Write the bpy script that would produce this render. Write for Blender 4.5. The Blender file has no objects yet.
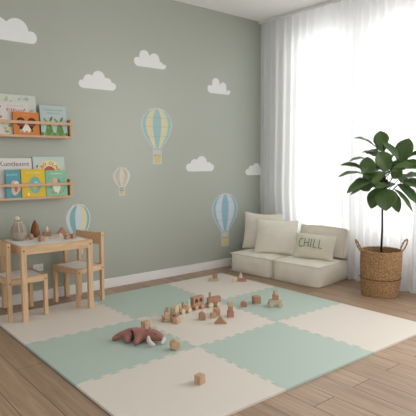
import bpy, bmesh, math, random
from mathutils import Vector, Matrix, noise
C = bpy.context.scene.collection
R = math.radians
PI = math.pi
random.seed(4)

# ---------------------------------------------------------------- camera, world, lights, exposure
cd = bpy.data.cameras.new('camera'); cam = bpy.data.objects.new('camera', cd); C.objects.link(cam)
cd.sensor_width = 36; cd.lens = 496.4 / 416 * 36; cd.clip_start = .05
cam.location = (-1.04625, -3.78285, 1.142025)
cam.rotation_euler = (R(90) - .0959, 0, -.695)
bpy.context.scene.camera = cam

w = bpy.data.worlds.new('world'); bpy.context.scene.world = w; w.use_nodes = True
bg = w.node_tree.nodes['Background']; bg.inputs[0].default_value = (.975, .995, 1.0, 1); bg.inputs[1].default_value = .63

def area(name, loc, rot, sx, sy, power, col):
    l = bpy.data.lights.new(name, 'AREA'); l.shape = 'RECTANGLE'; l.size = sx; l.size_y = sy
    l.energy = power; l.color = col
    o = bpy.data.objects.new(name, l); C.objects.link(o); o.location = loc; o.rotation_euler = rot
    return o
area('daylight', (4.1, -.9, 1.5), (0, R(90), 0), 3.4, 3.4, 96, (1, .995, .985))      # sky behind the curtained part of the window
area('added_fill_light', (3.42, -3.2, 1.45), (0, R(90), 0), 2.2, 1.5, 100, (1, .995, .985))   # added fill lamp, out of view past the curtain's end, brightens the room
vs = bpy.context.scene.view_settings
vs.view_transform = 'Standard'; vs.look = 'None'; vs.gamma = 1; vs.exposure = .29; vs.use_curve_mapping = False

# ---------------------------------------------------------------- materials
def lin(c):
    return tuple(((v / 255) / 12.92 if v / 255 <= .04045 else ((v / 255 + .055) / 1.055) ** 2.4) for v in c) + (1,)

def mat(name, col, rough=.6, spec=.3, bump=0, bscale=200, var=0, vscale=6, sheen=0):
    m = bpy.data.materials.new(name); m.use_nodes = True
    nt = m.node_tree; b = nt.nodes['Principled BSDF']; L = nt.links.new
    b.inputs['Base Color'].default_value = lin(col); b.inputs['Roughness'].default_value = rough
    b.inputs['Specular IOR Level'].default_value = spec
    if sheen: b.inputs['Sheen Weight'].default_value = sheen
    tc = nt.nodes.new('ShaderNodeTexCoord')
    if var:
        n = nt.nodes.new('ShaderNodeTexNoise'); n.inputs['Scale'].default_value = vscale; n.inputs['Detail'].default_value = 4
        L(tc.outputs['Object'], n.inputs['Vector'])
        mx = nt.nodes.new('ShaderNodeMix'); mx.data_type = 'RGBA'
        mx.inputs[6].default_value = lin([max(0, v * (1 - var)) for v in col]); mx.inputs[7].default_value = lin([min(255, v * (1 + var)) for v in col])
        L(n.outputs['Fac'], mx.inputs[0]); L(mx.outputs[2], b.inputs['Base Color'])
    if bump:
        n2 = nt.nodes.new('ShaderNodeTexNoise'); n2.inputs['Scale'].default_value = bscale; n2.inputs['Detail'].default_value = 3
        L(tc.outputs['Object'], n2.inputs['Vector'])
        bp = nt.nodes.new('ShaderNodeBump'); bp.inputs['Strength'].default_value = bump; bp.inputs['Distance'].default_value = .002
        L(n2.outputs['Fac'], bp.inputs['Height']); L(bp.outputs['Normal'], b.inputs['Normal'])
    return m

def wood(name, c1, c2, axis=0, rough=.5, scale=14):
    m = bpy.data.materials.new(name); m.use_nodes = True
    nt = m.node_tree; b = nt.nodes['Principled BSDF']; L = nt.links.new
    tc = nt.nodes.new('ShaderNodeTexCoord'); mp = nt.nodes.new('ShaderNodeMapping')
    s = [scale * 4] * 3; s[axis] = scale * .35; mp.inputs['Scale'].default_value = s
    L(tc.outputs['Object'], mp.inputs['Vector'])
    n = nt.nodes.new('ShaderNodeTexNoise'); n.inputs['Scale'].default_value = 1; n.inputs['Detail'].default_value = 5; n.inputs['Distortion'].default_value = .6
    L(mp.outputs['Vector'], n.inputs['Vector'])
    rp = nt.nodes.new('ShaderNodeValToRGB'); rp.color_ramp.elements[0].position = .3; rp.color_ramp.elements[1].position = .7
    rp.color_ramp.elements[0].color = lin(c1); rp.color_ramp.elements[1].color = lin(c2)
    L(n.outputs['Fac'], rp.inputs[0]); L(rp.outputs[0], b.inputs['Base Color'])
    b.inputs['Roughness'].default_value = rough; b.inputs['Specular IOR Level'].default_value = .3
    return m

def floor_mat():
    m = bpy.data.materials.new('oak_floor'); m.use_nodes = True
    nt = m.node_tree; b = nt.nodes['Principled BSDF']; L = nt.links.new
    tc = nt.nodes.new('ShaderNodeTexCoord'); mp = nt.nodes.new('ShaderNodeMapping')
    mp.inputs['Rotation'].default_value = (0, 0, R(90)); mp.inputs['Location'].default_value = (0.2, .02, 0)
    L(tc.outputs['Object'], mp.inputs['Vector'])
    br = nt.nodes.new('ShaderNodeTexBrick'); br.inputs['Scale'].default_value = 1
    br.inputs['Brick Width'].default_value = 1.3; br.inputs['Row Height'].default_value = .154
    br.inputs['Mortar Size'].default_value = .0022; br.inputs['Mortar Smooth'].default_value = .2; br.offset = .37
    br.inputs['Color1'].default_value = (.1, .1, .1, 1); br.inputs['Color2'].default_value = (.9, .9, .9, 1); br.inputs['Mortar'].default_value = (.5, .5, .5, 1)
    L(mp.outputs['Vector'], br.inputs['Vector'])
    mp2 = nt.nodes.new('ShaderNodeMapping'); mp2.inputs['Scale'].default_value = (30, 1.6, 1)
    L(tc.outputs['Object'], mp2.inputs['Vector'])
    # offset the grain per board
    ad = nt.nodes.new('ShaderNodeVectorMath'); ad.operation = 'MULTIPLY_ADD'; ad.inputs[1].default_value = (13, 7, 5)
    L(br.outputs['Color'], ad.inputs[0]); L(mp2.outputs['Vector'], ad.inputs[2])
    n = nt.nodes.new('ShaderNodeTexNoise'); n.inputs['Scale'].default_value = 1; n.inputs['Detail'].default_value = 7; n.inputs['Distortion'].default_value = 1.6
    L(ad.outputs[0], n.inputs['Vector'])
    rp = nt.nodes.new('ShaderNodeValToRGB'); e = rp.color_ramp.elements
    e[0].position = .28; e[0].color = lin(FLOOR_A); e[1].position = .72; e[1].color = lin(FLOOR_B)
    L(n.outputs['Fac'], rp.inputs[0])
    hv = nt.nodes.new('ShaderNodeMix'); hv.data_type = 'RGBA'; hv.blend_type = 'MULTIPLY'; hv.inputs[0].default_value = 1
    mr = nt.nodes.new('ShaderNodeMapRange'); mr.inputs[3].default_value = .84; mr.inputs[4].default_value = 1.08
    L(br.outputs['Color'], mr.inputs[0])
    L(rp.outputs[0], hv.inputs[6]); L(mr.outputs[0], hv.inputs[7])
    mo = nt.nodes.new('ShaderNodeMix'); mo.data_type = 'RGBA'; mo.inputs[7].default_value = lin((78, 58, 42))
    L(br.outputs['Fac'], mo.inputs[0]); L(hv.outputs[2], mo.inputs[6]); L(mo.outputs[2], b.inputs['Base Color'])
    b.inputs['Roughness'].default_value = .42; b.inputs['Specular IOR Level'].default_value = .5
    bp = nt.nodes.new('ShaderNodeBump'); bp.inputs['Strength'].default_value = .25; bp.inputs['Distance'].default_value = .001
    L(n.outputs['Fac'], bp.inputs['Height']); L(bp.outputs['Normal'], b.inputs['Normal'])
    return m

FLOOR_A = (150, 123, 100); FLOOR_B = (182, 155, 130)
M = {}
M['sage'] = mat('sage_paint', (168, 173, 160), .40, .7, .1, 300)
M['ceil'] = mat('ceiling_paint', (244, 242, 240), .95, .1)
M['white'] = mat('white_paint', (236, 234, 232), .55, .3)
M['floor'] = floor_mat()
M['cream_foam'] = mat('cream_foam', (220, 212, 202), .6, .45, .3, 260)
M['green_foam'] = mat('green_foam', (180, 197, 186), .6, .45, .3, 260)
M['pine'] = wood('pine', (204, 166, 128), (226, 192, 154), 0)
M['pine_z'] = wood('pine_upright', (204, 166, 128), (226, 192, 154), 2)
M['shelf'] = wood('beech', (196, 158, 122), (214, 180, 146), 0)
M['toy'] = wood('toy_wood', (184, 150, 120), (208, 174, 144), 2, .55, 20)
M['toy_dark'] = wood('toy_wood_dark', (168, 130, 104), (190, 152, 124), 2, .55, 20)
M['toy_red'] = wood('toy_wood_red', (176, 124, 108), (194, 144, 126), 2, .55, 20)
M['toy_green'] = wood('toy_wood_olive', (188, 174, 142), (206, 192, 162), 2, .55, 20)
M['toy_pale'] = wood('toy_wood_pale', (214, 200, 166), (228, 216, 184), 2, .55, 20)
M['toy_mint'] = mat('toy_mint', (186, 222, 204), .5)
M['walnut'] = wood('walnut', (112, 70, 44), (146, 94, 62), 2, .45, 18)
M['top'] = mat('white_laminate', (238, 236, 233), .35, .4)
M['metal'] = mat('screw', (70, 68, 66), .4, .5)
M['linen'] = mat('linen', (242, 235, 222), .95, .1, .9, 420, .04, 9, .2)
M['linen2'] = mat('linen_pillow', (240, 233, 220), .95, .1, .9, 420, .04, 9, .2)
M['linen3'] = mat('linen_lumbar', (228, 220, 202), .95, .1, .9, 420, .04, 9, .2)
M['seam'] = mat('seam', (230, 221, 203), .95, .1)
M['thread'] = mat('green_thread', (122, 148, 122), .9, .1)
M['plush'] = mat('russet_plush', (164, 114, 104), .95, .1, .9, 500, .08, 20, .1)
M['plush_w'] = mat('white_plush', (214, 206, 200), .95, .1, .6, 500)
M['black'] = mat('black_bead', (22, 20, 20), .3, .5)
M['cloud'] = mat('cloud_vinyl', (236, 237, 236), .8, .15)
M['decal_w'] = mat('decal_white', (214, 217, 210), .8, .15)
M['d_blue'] = mat('decal_blue', (164, 198, 202), .8, .15)
M['d_yellow'] = mat('decal_yellow', (222, 214, 178), .8, .15)
M['d_sky'] = mat('decal_sky', (152, 188, 206), .8, .15)
M['d_pale'] = mat('decal_pale', (208, 216, 222), .8, .15)
M['d_tan'] = mat('decal_tan', (212, 192, 150), .8, .15)
M['d_teal'] = mat('decal_teal', (138, 184, 186), .8, .15)
M['d_basket'] = mat('decal_basket', (218, 200, 152), .8, .15)
M['d_red'] = mat('decal_red', (172, 128, 122), .8, .15)
M['d_line'] = mat('decal_line', (146, 160, 158), .8, .15)
M['bark'] = mat('bark', (62, 46, 38), .8, .2, .5, 90)
M['soil'] = mat('soil', (58, 44, 36), .95, .1, 1, 60, .3, 40)
M['knit'] = mat('grey_knit', (176, 164, 148), .95, .1, .8, 200, .12, 60)
M['puff'] = mat('cream_wool', (214, 206, 186), .95, .1, .8, 200)

def leaf_mat():
    m = mat('leaf', (80, 106, 58), .4, .5, .3, 60, .3, 9)
    nt = m.node_tree; L = nt.links.new
    b = nt.nodes['Principled BSDF']; out = nt.nodes['Material Output']
    t = nt.nodes.new('ShaderNodeBsdfTranslucent'); t.inputs[0].default_value = lin((130, 160, 80))
    mx = nt.nodes.new('ShaderNodeMixShader'); mx.inputs[0].default_value = .22
    L(b.outputs[0], mx.inputs[1]); L(t.outputs[0], mx.inputs[2]); L(mx.outputs[0], out.inputs[0])
    return m
M['leaf'] = leaf_mat()
M['vein'] = mat('leaf_vein', (112, 132, 84), .5)

def curtain_mat():
    m = bpy.data.materials.new('sheer_voile'); m.use_nodes = True
    nt = m.node_tree; nt.nodes.clear(); L = nt.links.new
    out = nt.nodes.new('ShaderNodeOutputMaterial')
    tr = nt.nodes.new('ShaderNodeBsdfTransparent'); tl = nt.nodes.new('ShaderNodeBsdfTranslucent'); df = nt.nodes.new('ShaderNodeBsdfDiffuse')
    tl.inputs[0].default_value = (.94, .95, .96, 1); df.inputs[0].default_value = (.94, .95, .96, 1)
    a = nt.nodes.new('ShaderNodeMixShader'); a.inputs[0].default_value = .42
    L(tl.outputs[0], a.inputs[1]); L(df.outputs[0], a.inputs[2])
    c = nt.nodes.new('ShaderNodeMixShader'); lw = nt.nodes.new('ShaderNodeLayerWeight'); lw.inputs[0].default_value = .5
    mrg = nt.nodes.new('ShaderNodeMapRange'); mrg.inputs[3].default_value = .90; mrg.inputs[4].default_value = 1.0
    L(lw.outputs['Facing'], mrg.inputs[0]); L(mrg.outputs[0], c.inputs[0])
    L(tr.outputs[0], c.inputs[1]); L(a.outputs[0], c.inputs[2]); L(c.outputs[0], out.inputs[0])
    return m
M['voile'] = curtain_mat()
def glass_mat():
    m = bpy.data.materials.new('window_glass'); m.use_nodes = True
    nt = m.node_tree; nt.nodes.clear(); L = nt.links.new
    out = nt.nodes.new('ShaderNodeOutputMaterial'); tr = nt.nodes.new('ShaderNodeBsdfTransparent'); gl = nt.nodes.new('ShaderNodeBsdfGlossy')
    gl.inputs['Roughness'].default_value = .02
    a = nt.nodes.new('ShaderNodeMixShader'); a.inputs[0].default_value = .06
    L(tr.outputs[0], a.inputs[1]); L(gl.outputs[0], a.inputs[2]); L(a.outputs[0], out.inputs[0])
    return m
M['glass'] = glass_mat()
def basket_mat():
    m = mat('seagrass', (176, 134, 92), .85, .15)
    nt = m.node_tree; L = nt.links.new; b = nt.nodes['Principled BSDF']
    tc = nt.nodes.new('ShaderNodeTexCoord')
    v = nt.nodes.new('ShaderNodeTexNoise'); v.inputs['Scale'].default_value = 130; v.inputs['Detail'].default_value = 3
    L(tc.outputs['Object'], v.inputs['Vector'])
    rp = nt.nodes.new('ShaderNodeValToRGB'); e = rp.color_ramp.elements
    e[0].position = .36; e[0].color = lin((130, 96, 64)); e[1].position = .62; e[1].color = lin((204, 166, 124))
    L(v.outputs['Fac'], rp.inputs[0]); L(rp.outputs[0], b.inputs['Base Color'])
    return m
M['grass'] = basket_mat()
CC = {}
def col(r, g, b_):
    k = (r, g, b_)
    if k not in CC: CC[k] = mat('ink_%02x%02x%02x' % k, k, .5, .3)
    return CC[k]

# ---------------------------------------------------------------- helpers
def obj(name, bm, mats, parent=None, smooth=False, bevel=0, loc=None, rot=None, seg=2):
    me = bpy.data.meshes.new(name)
    bmesh.ops.recalc_face_normals(bm, faces=bm.faces[:])
    bm.to_mesh(me); bm.free()
    for mm in (mats if isinstance(mats, (list, tuple)) else [mats]): me.materials.append(mm)
    if smooth:
        for p in me.polygons: p.use_smooth = True
    o = bpy.data.objects.new(name, me); C.objects.link(o)
    if parent: o.parent = parent
    if loc: o.location = loc
    if rot: o.rotation_euler = rot
    if bevel:
        b = o.modifiers.new('bevel', 'BEVEL'); b.width = bevel; b.segments = seg; b.limit_method = 'ANGLE'; b.angle_limit = R(35)
    return o

def tag(o, label, cat, group=None, kind=None):
    o['label'] = label; o['category'] = cat
    if group: o['group'] = group
    if kind: o['kind'] = kind
    return o

def empty(name, loc, rz=0, label=None, cat=None, group=None):
    o = bpy.data.objects.new(name, None); C.objects.link(o); o.location = loc; o.rotation_euler = (0, 0, rz); o.empty_display_size = .05
    if label: tag(o, label, cat, group)
    return o

def struct(name, bm, m, parent=None, **k):
    o = obj(name, bm, m, parent, **k)
    if not parent: o['kind'] = 'structure'
    return o

def box(bm, x0, x1, y0, y1, z0, z1, mi=0, mtx=None):
    vs_ = [bm.verts.new(v) for v in ((x0, y0, z0), (x1, y0, z0), (x1, y1, z0), (x0, y1, z0), (x0, y0, z1), (x1, y0, z1), (x1, y1, z1), (x0, y1, z1))]
    if mtx:
        for v in vs_: v.co = mtx @ v.co
    for f in ((0, 3, 2, 1), (4, 5, 6, 7), (0, 1, 5, 4), (1, 2, 6, 5), (2, 3, 7, 6), (3, 0, 4, 7)):
        fc = bm.faces.new([vs_[i] for i in f]); fc.material_index = mi
    return bm
def bx(*a, **k): return box(bmesh.new(), *a, **k)

def cyl(bm, p0, p1, r0, r1=None, seg=20, mi=0, cap=True):
    p0 = Vector(p0); p1 = Vector(p1); r1 = r0 if r1 is None else r1
    q = (p1 - p0).to_track_quat('Z', 'Y')
    a = [bm.verts.new(p0 + q @ Vector((r0 * math.cos(2 * PI * i / seg), r0 * math.sin(2 * PI * i / seg), 0))) for i in range(seg)]
    b = [bm.verts.new(p1 + q @ Vector((r1 * math.cos(2 * PI * i / seg), r1 * math.sin(2 * PI * i / seg), 0))) for i in range(seg)]
    for i in range(seg):
        f = bm.faces.new((a[i], a[(i + 1) % seg], b[(i + 1) % seg], b[i])); f.material_index = mi; f.smooth = True
    if cap:
        bm.faces.new(a[::-1]).material_index = mi; bm.faces.new(b).material_index = mi
    return bm

def tube(bm, pts, rad, seg=8, mi=0, closed=False):
    pts = [Vector(p) for p in pts]; n = len(pts)
    rs = rad if isinstance(rad, (list, tuple)) else [rad] * n
    rings = []
    up = Vector((0, 0, 1))
    t0 = (pts[1] - pts[0]).normalized()
    if abs(t0.dot(up)) > .9: up = Vector((1, 0, 0))
    side = t0.cross(up).normalized()
    for i in range(n):
        if closed: t = (pts[(i + 1) % n] - pts[i - 1]).normalized()
        else: t = (pts[min(i + 1, n - 1)] - pts[max(i - 1, 0)]).normalized()
        side = (side - t * side.dot(t)).normalized(); nn = t.cross(side)
        rings.append([bm.verts.new(pts[i] + (side * math.cos(2 * PI * k / seg) + nn * math.sin(2 * PI * k / seg)) * rs[i]) for k in range(seg)])
    for i in range(n if closed else n - 1):
        a, b = rings[i], rings[(i + 1) % n]
        for k in range(seg):
            f = bm.faces.new((a[k], a[(k + 1) % seg], b[(k + 1) % seg], b[k])); f.material_index = mi; f.smooth = True
    if not closed:
        bm.faces.new(rings[0][::-1]).material_index = mi; bm.faces.new(rings[-1]).material_index = mi
    return bm

def lathe(bm, prof, seg=32, fn=None, mi=0, center=(0, 0)):
    rings = []
    for j, (r, z) in enumerate(prof):
        ring = []
        for i in range(seg):
            a = 2 * PI * i / seg
            rr = r + (fn(i, j, a, z) if fn else 0)
            ring.append(bm.verts.new((center[0] + rr * math.cos(a), center[1] + rr * math.sin(a), z)))
        rings.append(ring)
    for a, b in zip(rings, rings[1:]):
        for i in range(seg):
            f = bm.faces.new((a[i], a[(i + 1) % seg], b[(i + 1) % seg], b[i])); f.smooth = True; f.material_index = mi
    for f in (bm.faces.new(rings[0][::-1]), bm.faces.new(rings[-1])): f.material_index = mi
    return bm

def prism(bm, poly, y0, y1, mi=0, axis='y'):
    def P(u, v, d): return (u, d, v) if axis == 'y' else (u, v, d)
    a = [bm.verts.new(P(u, v, y0)) for u, v in poly]; b = [bm.verts.new(P(u, v, y1)) for u, v in poly]
    n = len(poly)
    bm.faces.new(a).material_index = mi; bm.faces.new(b[::-1]).material_index = mi
    for i in range(n): bm.faces.new((a[i], b[i], b[(i + 1) % n], a[(i + 1) % n])).material_index = mi
    return bm

def text_bm(bm, body, size, x, z, y, mi, width=None, extrude=.0006, shear=0):
    """letters standing in the x-z plane, facing -y, centred on x with the baseline at z"""
    cu = bpy.data.curves.new('lettering', 'FONT'); cu.body = body; cu.size = size; cu.extrude = extrude; cu.shear = shear; cu.resolution_u = 3
    o = bpy.data.objects.new('lettering', cu); C.objects.link(o)
    dg = bpy.context.evaluated_depsgraph_get(); me = bpy.data.meshes.new_from_object(o.evaluated_get(dg))
    xs = [v.co.x for v in me.vertices]; x0, x1 = min(xs), max(xs)
    k = (width / (x1 - x0)) if width else 1
    t = bmesh.new(); t.from_mesh(me)
    for v in t.verts: v.co = Vector((x + (v.co.x - (x0 + x1) / 2) * k, y - v.co.z, z + v.co.y))
    vm = {v: bm.verts.new(v.co) for v in t.verts}
    for f in t.faces:
        try: bm.faces.new([vm[v] for v in f.verts]).material_index = mi
        except ValueError: pass
    t.free(); bpy.data.objects.remove(o); bpy.data.curves.remove(cu); bpy.data.meshes.remove(me)

# ---------------------------------------------------------------- setting
WY, H, CXR = .155, 2.6474, 3.13
Y0, X0 = -4.6, -2.4
struct('floor', bx(X0, CXR + .2, Y0, WY + .2, -.1, 0), M['floor'])
struct('ceiling', bx(X0, CXR + .2, Y0, WY + .2, H, H + .1), M['ceil'])
struct('wall_back', bx(X0, CXR + .2, WY, WY + .2, 0, H), M['sage'])
b = bmesh.new()   # wall with the window opening
WA, WB, WZ0, WZ1 = -4.02, -.13, .26, 2.54
box(b, CXR, CXR + .2, WB, WY, 0, H); box(b, CXR, CXR + .2, Y0, WA, 0, H)
box(b, CXR, CXR + .2, WA, WB, 0, WZ0); box(b, CXR, CXR + .2, WA, WB, WZ1, H)
struct('wall_right', b, M['white'])
struct('baseboard_back', bx(X0, CXR, WY - .014, WY, 0, .084), M['white'], bevel=.003)
struct('baseboard_right', bx(CXR - .014, CXR, Y0, WY - .014, 0, .084), M['white'], bevel=.003)
# window
win = bpy.data.objects.new('window_1', None); C.objects.link(win); win.location = (CXR, -1.75, WZ0); win['kind'] = 'structure'
b = bmesh.new(); oy, oz = 1.75, -WZ0
X1, X2 = .05, .12
def fr(y0, y1, z0, z1, x0=X1, x1=X2): box(b, x0, x1, y0 + oy, y1 + oy, z0 + oz, z1 + oz)
fr(WA, WB, 2.47, WZ1); fr(WA, WB, WZ0, .36); fr(WB - .06, WB, .36, 2.47); fr(WA, WA + .06, .36, 2.47)
for yc in (-1.06, -1.77, -2.48, -3.24): fr(yc - .03, yc + .03, .36, 2.47)
struct('window_frame', b, M['white'], win, bevel=.004)
edges = [-.19, -1.02, -1.10, -1.73, -1.81, -2.44, -2.52, -3.20, -3.28, -3.96]
for k in range(5):
    y1, y0 = edges[2 * k], edges[2 * k + 1]
    b = bmesh.new()
    l = .13 if k == 0 else .09
    fr(y0, y0 + .06, .36, 2.47, .04, .1); fr(y1 - (.12 if k == 0 else .06), y1, .36, 2.47, .04, .1)
    yy0, yy1 = y0 + .06, y1 - (.12 if k == 0 else .06)
    fr(yy0, yy1, 2.38, 2.47, .04, .1); fr(yy0, yy1, .36, .46, .04, .1); fr(yy0, yy1, 1.81, 1.85, .05, .09); fr(yy0, yy1, 1.12, 1.15, .05, .09)
    sash = struct('window_sash', b, M['white'], win)
    struct('window_pane', bx(.065, .071, yy0 + oy, yy1 + oy, .46 + oz, 2.38 + oz), M['glass'], sash)
struct('window_sill', bx(-.03, .05, WA + oy, WB + oy, -.03, 0), M['white'], win, bevel=.004)

# ---------------------------------------------------------------- curtain and its track
b = bmesh.new()
ys = []; y = .13
rc = random.Random(2)
N = 900; YE = -2.35; prof = []
folds = []; yy = .14
while yy > YE:
    wdt = rc.uniform(.05, .13); folds.append((yy, wdt, rc.uniform(.012, .024))); yy -= wdt
def fold_x(y, t):
    # t: 0 at top, 1 at hem
    for (fy, fw, fa) in folds:
        if fy >= y > fy - fw:
            u = (fy - y) / fw
            s = math.sin(2 * PI * u)
            return fa * s * (.55 + .6 * t) + .012 * t * noise.noise(Vector((y * 3, t * 2, 4)))
    return 0
rows = 16; grid = []
for j in range(rows + 1):
    t = j / rows; z = (H - .03) * (1 - t) + .006 * t
    row = []
    for i in range(N + 1):
        y = .14 + (YE - .14) * i / N
        dy = .02 * t * noise.noise(Vector((y * 5, t * 1.5, 1)))
        row.append(b.verts.new((2.982 + .028 * max(0, min(1, (y + 1.25) / .12)) * max(0, min(1, (.75 - z) / .2)) + fold_x(y, t), min(y + dy, .145), z)))
    grid.append(row)
for j in range(rows):
    for i in range(N): b.faces.new((grid[j][i], grid[j][i + 1], grid[j + 1][i + 1], grid[j + 1][i]))
tag(obj('sheer_curtain', b, M['voile'], smooth=True), 'white sheer floor-length curtain hanging in folds across the window', 'curtain')
b = bx(2.950, 3.012, YE, WY - .002, H - .028, H)
tag(obj('curtain_track', b, M['white'], bevel=.002), 'slim white curtain track fixed to the ceiling above the sheer curtain', 'curtain track')

# ---------------------------------------------------------------- play mat tiles
U = [0, .784, 1.555, 2.257]; V = [.065, .759, 1.467, 2.209]; TH = .014
def jig(p, q):
    p = Vector(p); q = Vector(q); L_ = (q - p).length; d = (q - p) / L_; n_ = Vector((-d.y, d.x)); n = 8; h = L_ / (2 * n); s = .009; a = .0105
    out = [p]
    for k in range(1, 2 * n - 1):
        lv = a if k % 2 else -a
        out += [p + d * (k * h - s) + n_ * lv, p + d * ((k + 1) * h + s) + n_ * lv]
    return out + [q]
G = {(0, 0): (-.012, -.100), (0, 1): (-.015, -.790), (0, 2): (-.017, -1.509), (0, 3): (-.018, -2.205),
     (1, 0): (.753, -.100), (1, 1): (.764, -.805), (1, 2): (.778, -1.495), (1, 3): (.765, -2.215),
     (2, 0): (1.520, -.102), (2, 1): (1.505, -.820), (2, 2): (1.496, -1.485), (2, 3): (1.530, -2.226),
     (3, 0): (2.197, -.103), (3, 1): (2.213, -.810), (3, 2): (2.230, -1.502), (3, 3): (2.252, -2.238)}
ev, eh = {}, {}
for i in range(4):
    for j in range(3):
        p, q = G[i, j], G[i, j + 1]; ev[i, j] = [Vector(p), Vector(q)] if i in (0, 3) else jig(p, q)
for j in range(4):
    for i in range(3):
        p, q = G[i, j], G[i + 1, j]; eh[i, j] = [Vector(p), Vector(q)] if j in (0, 3) else jig(p, q)
tl = {(0, 0): 'cream foam play tile under the small table and chairs', (1, 0): 'green foam play tile along the wall, right of the table',
      (2, 0): 'cream foam play tile at the far corner, in front of the floor sofa', (0, 1): 'green foam play tile at the left edge, under the plush toy',
      (1, 1): 'cream centre foam play tile under the wooden train', (2, 1): 'green foam play tile under the small wheeled block wagon',
      (0, 2): 'cream foam play tile nearest the camera, holding one lone cube', (1, 2): 'bare green foam play tile at the front edge of the mat',
      (2, 2): 'bare cream foam play tile at the right corner, nearest the basket'}
for (i, j), lb in tl.items():
    loop = eh[i, j][:-1] + ev[i + 1, j][:-1] + list(reversed(eh[i, j + 1]))[:-1] + list(reversed(ev[i, j]))[:-1]
    c = Vector(((U[i] + U[i + 1]) / 2, -(V[j] + V[j + 1]) / 2))
    loop = [v - c for v in loop]
    b = bmesh.new(); prism(b, [(v.x, v.y) for v in loop], 0, TH, axis='z')
    o = obj('foam_play_tile', b, M['cream_foam' if (i + j) % 2 == 0 else 'green_foam'], bevel=.0016, seg=2)
    o.location = (c.x, c.y, 0); tag(o, lb, 'play mat tile', 'interlocking foam play mat tiles')

# ---------------------------------------------------------------- table and chairs
t = empty('play_table', (.393, -.138, TH), 0, 'small pine play table with a white inset top on the mat', 'table')
TW, TD, TT = .268, .233, .545 - TH
for sx in (-1, 1):
    for sy in (-1, 1):
        lg = obj('leg', bx(-.018, .018, -.018, .018, 0, TT), M['pine_z'], t, bevel=.002, loc=(sx * (TW - .018), sy * (TD - .018), 0))
for sy in (-1, 1):
    a = obj('apron', bx(-TW + .036, TW - .036, -.01, .01, TT - .058, TT), M['pine'], t, bevel=.0015, loc=(0, sy * (TD - .010), 0))
for sx in (-1, 1):
    a = obj('apron', bx(-.01, .01, -TD + .036, TD - .036, TT - .058, TT), M['pine'], t, bevel=.0015, loc=(sx * (TW - .010), 0, 0))
obj('tabletop', bx(-TW + .02, TW - .02, -TD + .02, TD - .02, TT - .018, TT - .002), M['top'], t)
for sx in (-1, 1):
    b = cyl(bmesh.new(), (sx * (TW - .018), -TD + .001, TT - .03), (sx * (TW - .018), -TD - .002, TT - .03), .0055, seg=12)
    obj('screw', b, M['metal'], t)

def chair(loc, rz, label, w=.266, d=.247, flip=1):
    """backrest on local +x (flip=1) or -x (flip=-1)"""
    t = empty('play_chair', loc, rz, label, 'chair', 'small pine chairs at the play table')
    hw, hd, q = w / 2 + .014, d / 2 + .014, .014
    for sx in (-1, 1):
        for sy in (-1, 1):
            back = sx == flip
            hgt = .556 if back else .302
            obj('leg', bx(-q, q, -q, q, 0, hgt), M['pine_z'], t, bevel=.002, loc=(sx * (hd - q), sy * (hw - q), 0))
    for sy in (-1, 1):
        obj('seat_rail', bx(-hd + 2 * q, hd - 2 * q, -.009, .009, .256, .300), M['pine'], t, bevel=.0015, loc=(0, sy * (hw - .010), 0))
    for sx in (-1, 1):
        obj('seat_rail', bx(-.009, .009, -hw + 2 * q, hw - 2 * q, .256, .300), M['pine'], t, bevel=.0015, loc=(sx * (hd - .010), 0, 0))
    obj('seat', bx(-hd + .019, hd - .019, -hw + .019, hw - .019, .285, .296), M['top'], t)
    obj('backrest', bx(-.008, .008, -hw + 2 * q, hw - 2 * q, .458, .552), M['pine'], t, bevel=.0015, loc=(flip * (hd - q), 0, 0))
    for xs_, zs_ in ((hd - q, .27), (q - hd, .27), (flip * (hd - q), .53)):
        obj('screw', cyl(bmesh.new(), (xs_, -hw + .001, zs_), (xs_, -hw - .002, zs_), .0048, seg=12), M['metal'], t)
chair((.660, -.12, TH), R(16), 'small pine chair with white seat, turned at the right end of the play table')
chair((.185, -.155, TH), R(3), 'small pine chair with white seat at the left end of the play table', .26, .262, -1)

# ---------------------------------------------------------------- wall outlet
o = empty('wall_outlet', (.436, WY, .272), 0, 'white double wall outlet low on the sage wall behind the table', 'outlet')
obj('cover_plate', bx(-.042, .042, -.008, 0, -.03, .03), M['white'], o, bevel=.003)
for sx in (-1, 1):
    b = bmesh.new(); cyl(b, (sx * .02, -.0075, 0), (sx * .02, -.0105, 0), .016, seg=24)
    for k in (-1, 1): cyl(b, (sx * .02 + k * .006, -.0105, 0), (sx * .02 + k * .006, -.0108, 0), .0022, seg=8, mi=1)
    obj('socket', b, [M['white'], M['black']], o)

# ---------------------------------------------------------------- shelves
def shelf(z, label, x0=-.14, x1=.745, hp=.15):
    t = empty('book_ledge', (x0, WY, z), 0, label, 'shelf', 'wooden book ledges on the sage wall')
    L_ = x1 - x0
    obj('shelf_board', bx(0, L_, -.1, 0, 0, .018), M['shelf'], t, bevel=.0015)
    for xx in (0, L_ - .016): obj('end_panel', bx(xx, xx + .016, -.1, 0, .018, hp), M['shelf'], t, bevel=.0015)
    obj('back_panel', bx(.016, L_ - .016, -.006, 0, .018, .07), M['shelf'], t)
    obj('rail', bx(0, L_, -.112, -.1, hp - .048, hp - .026), M['shelf'], t, bevel=.002)
shelf(1.318, 'upper wooden book ledge, holding the orange book', x1=.716)
shelf(.838, 'lower wooden book ledge, holding the yellow book', x1=.702)

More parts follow.
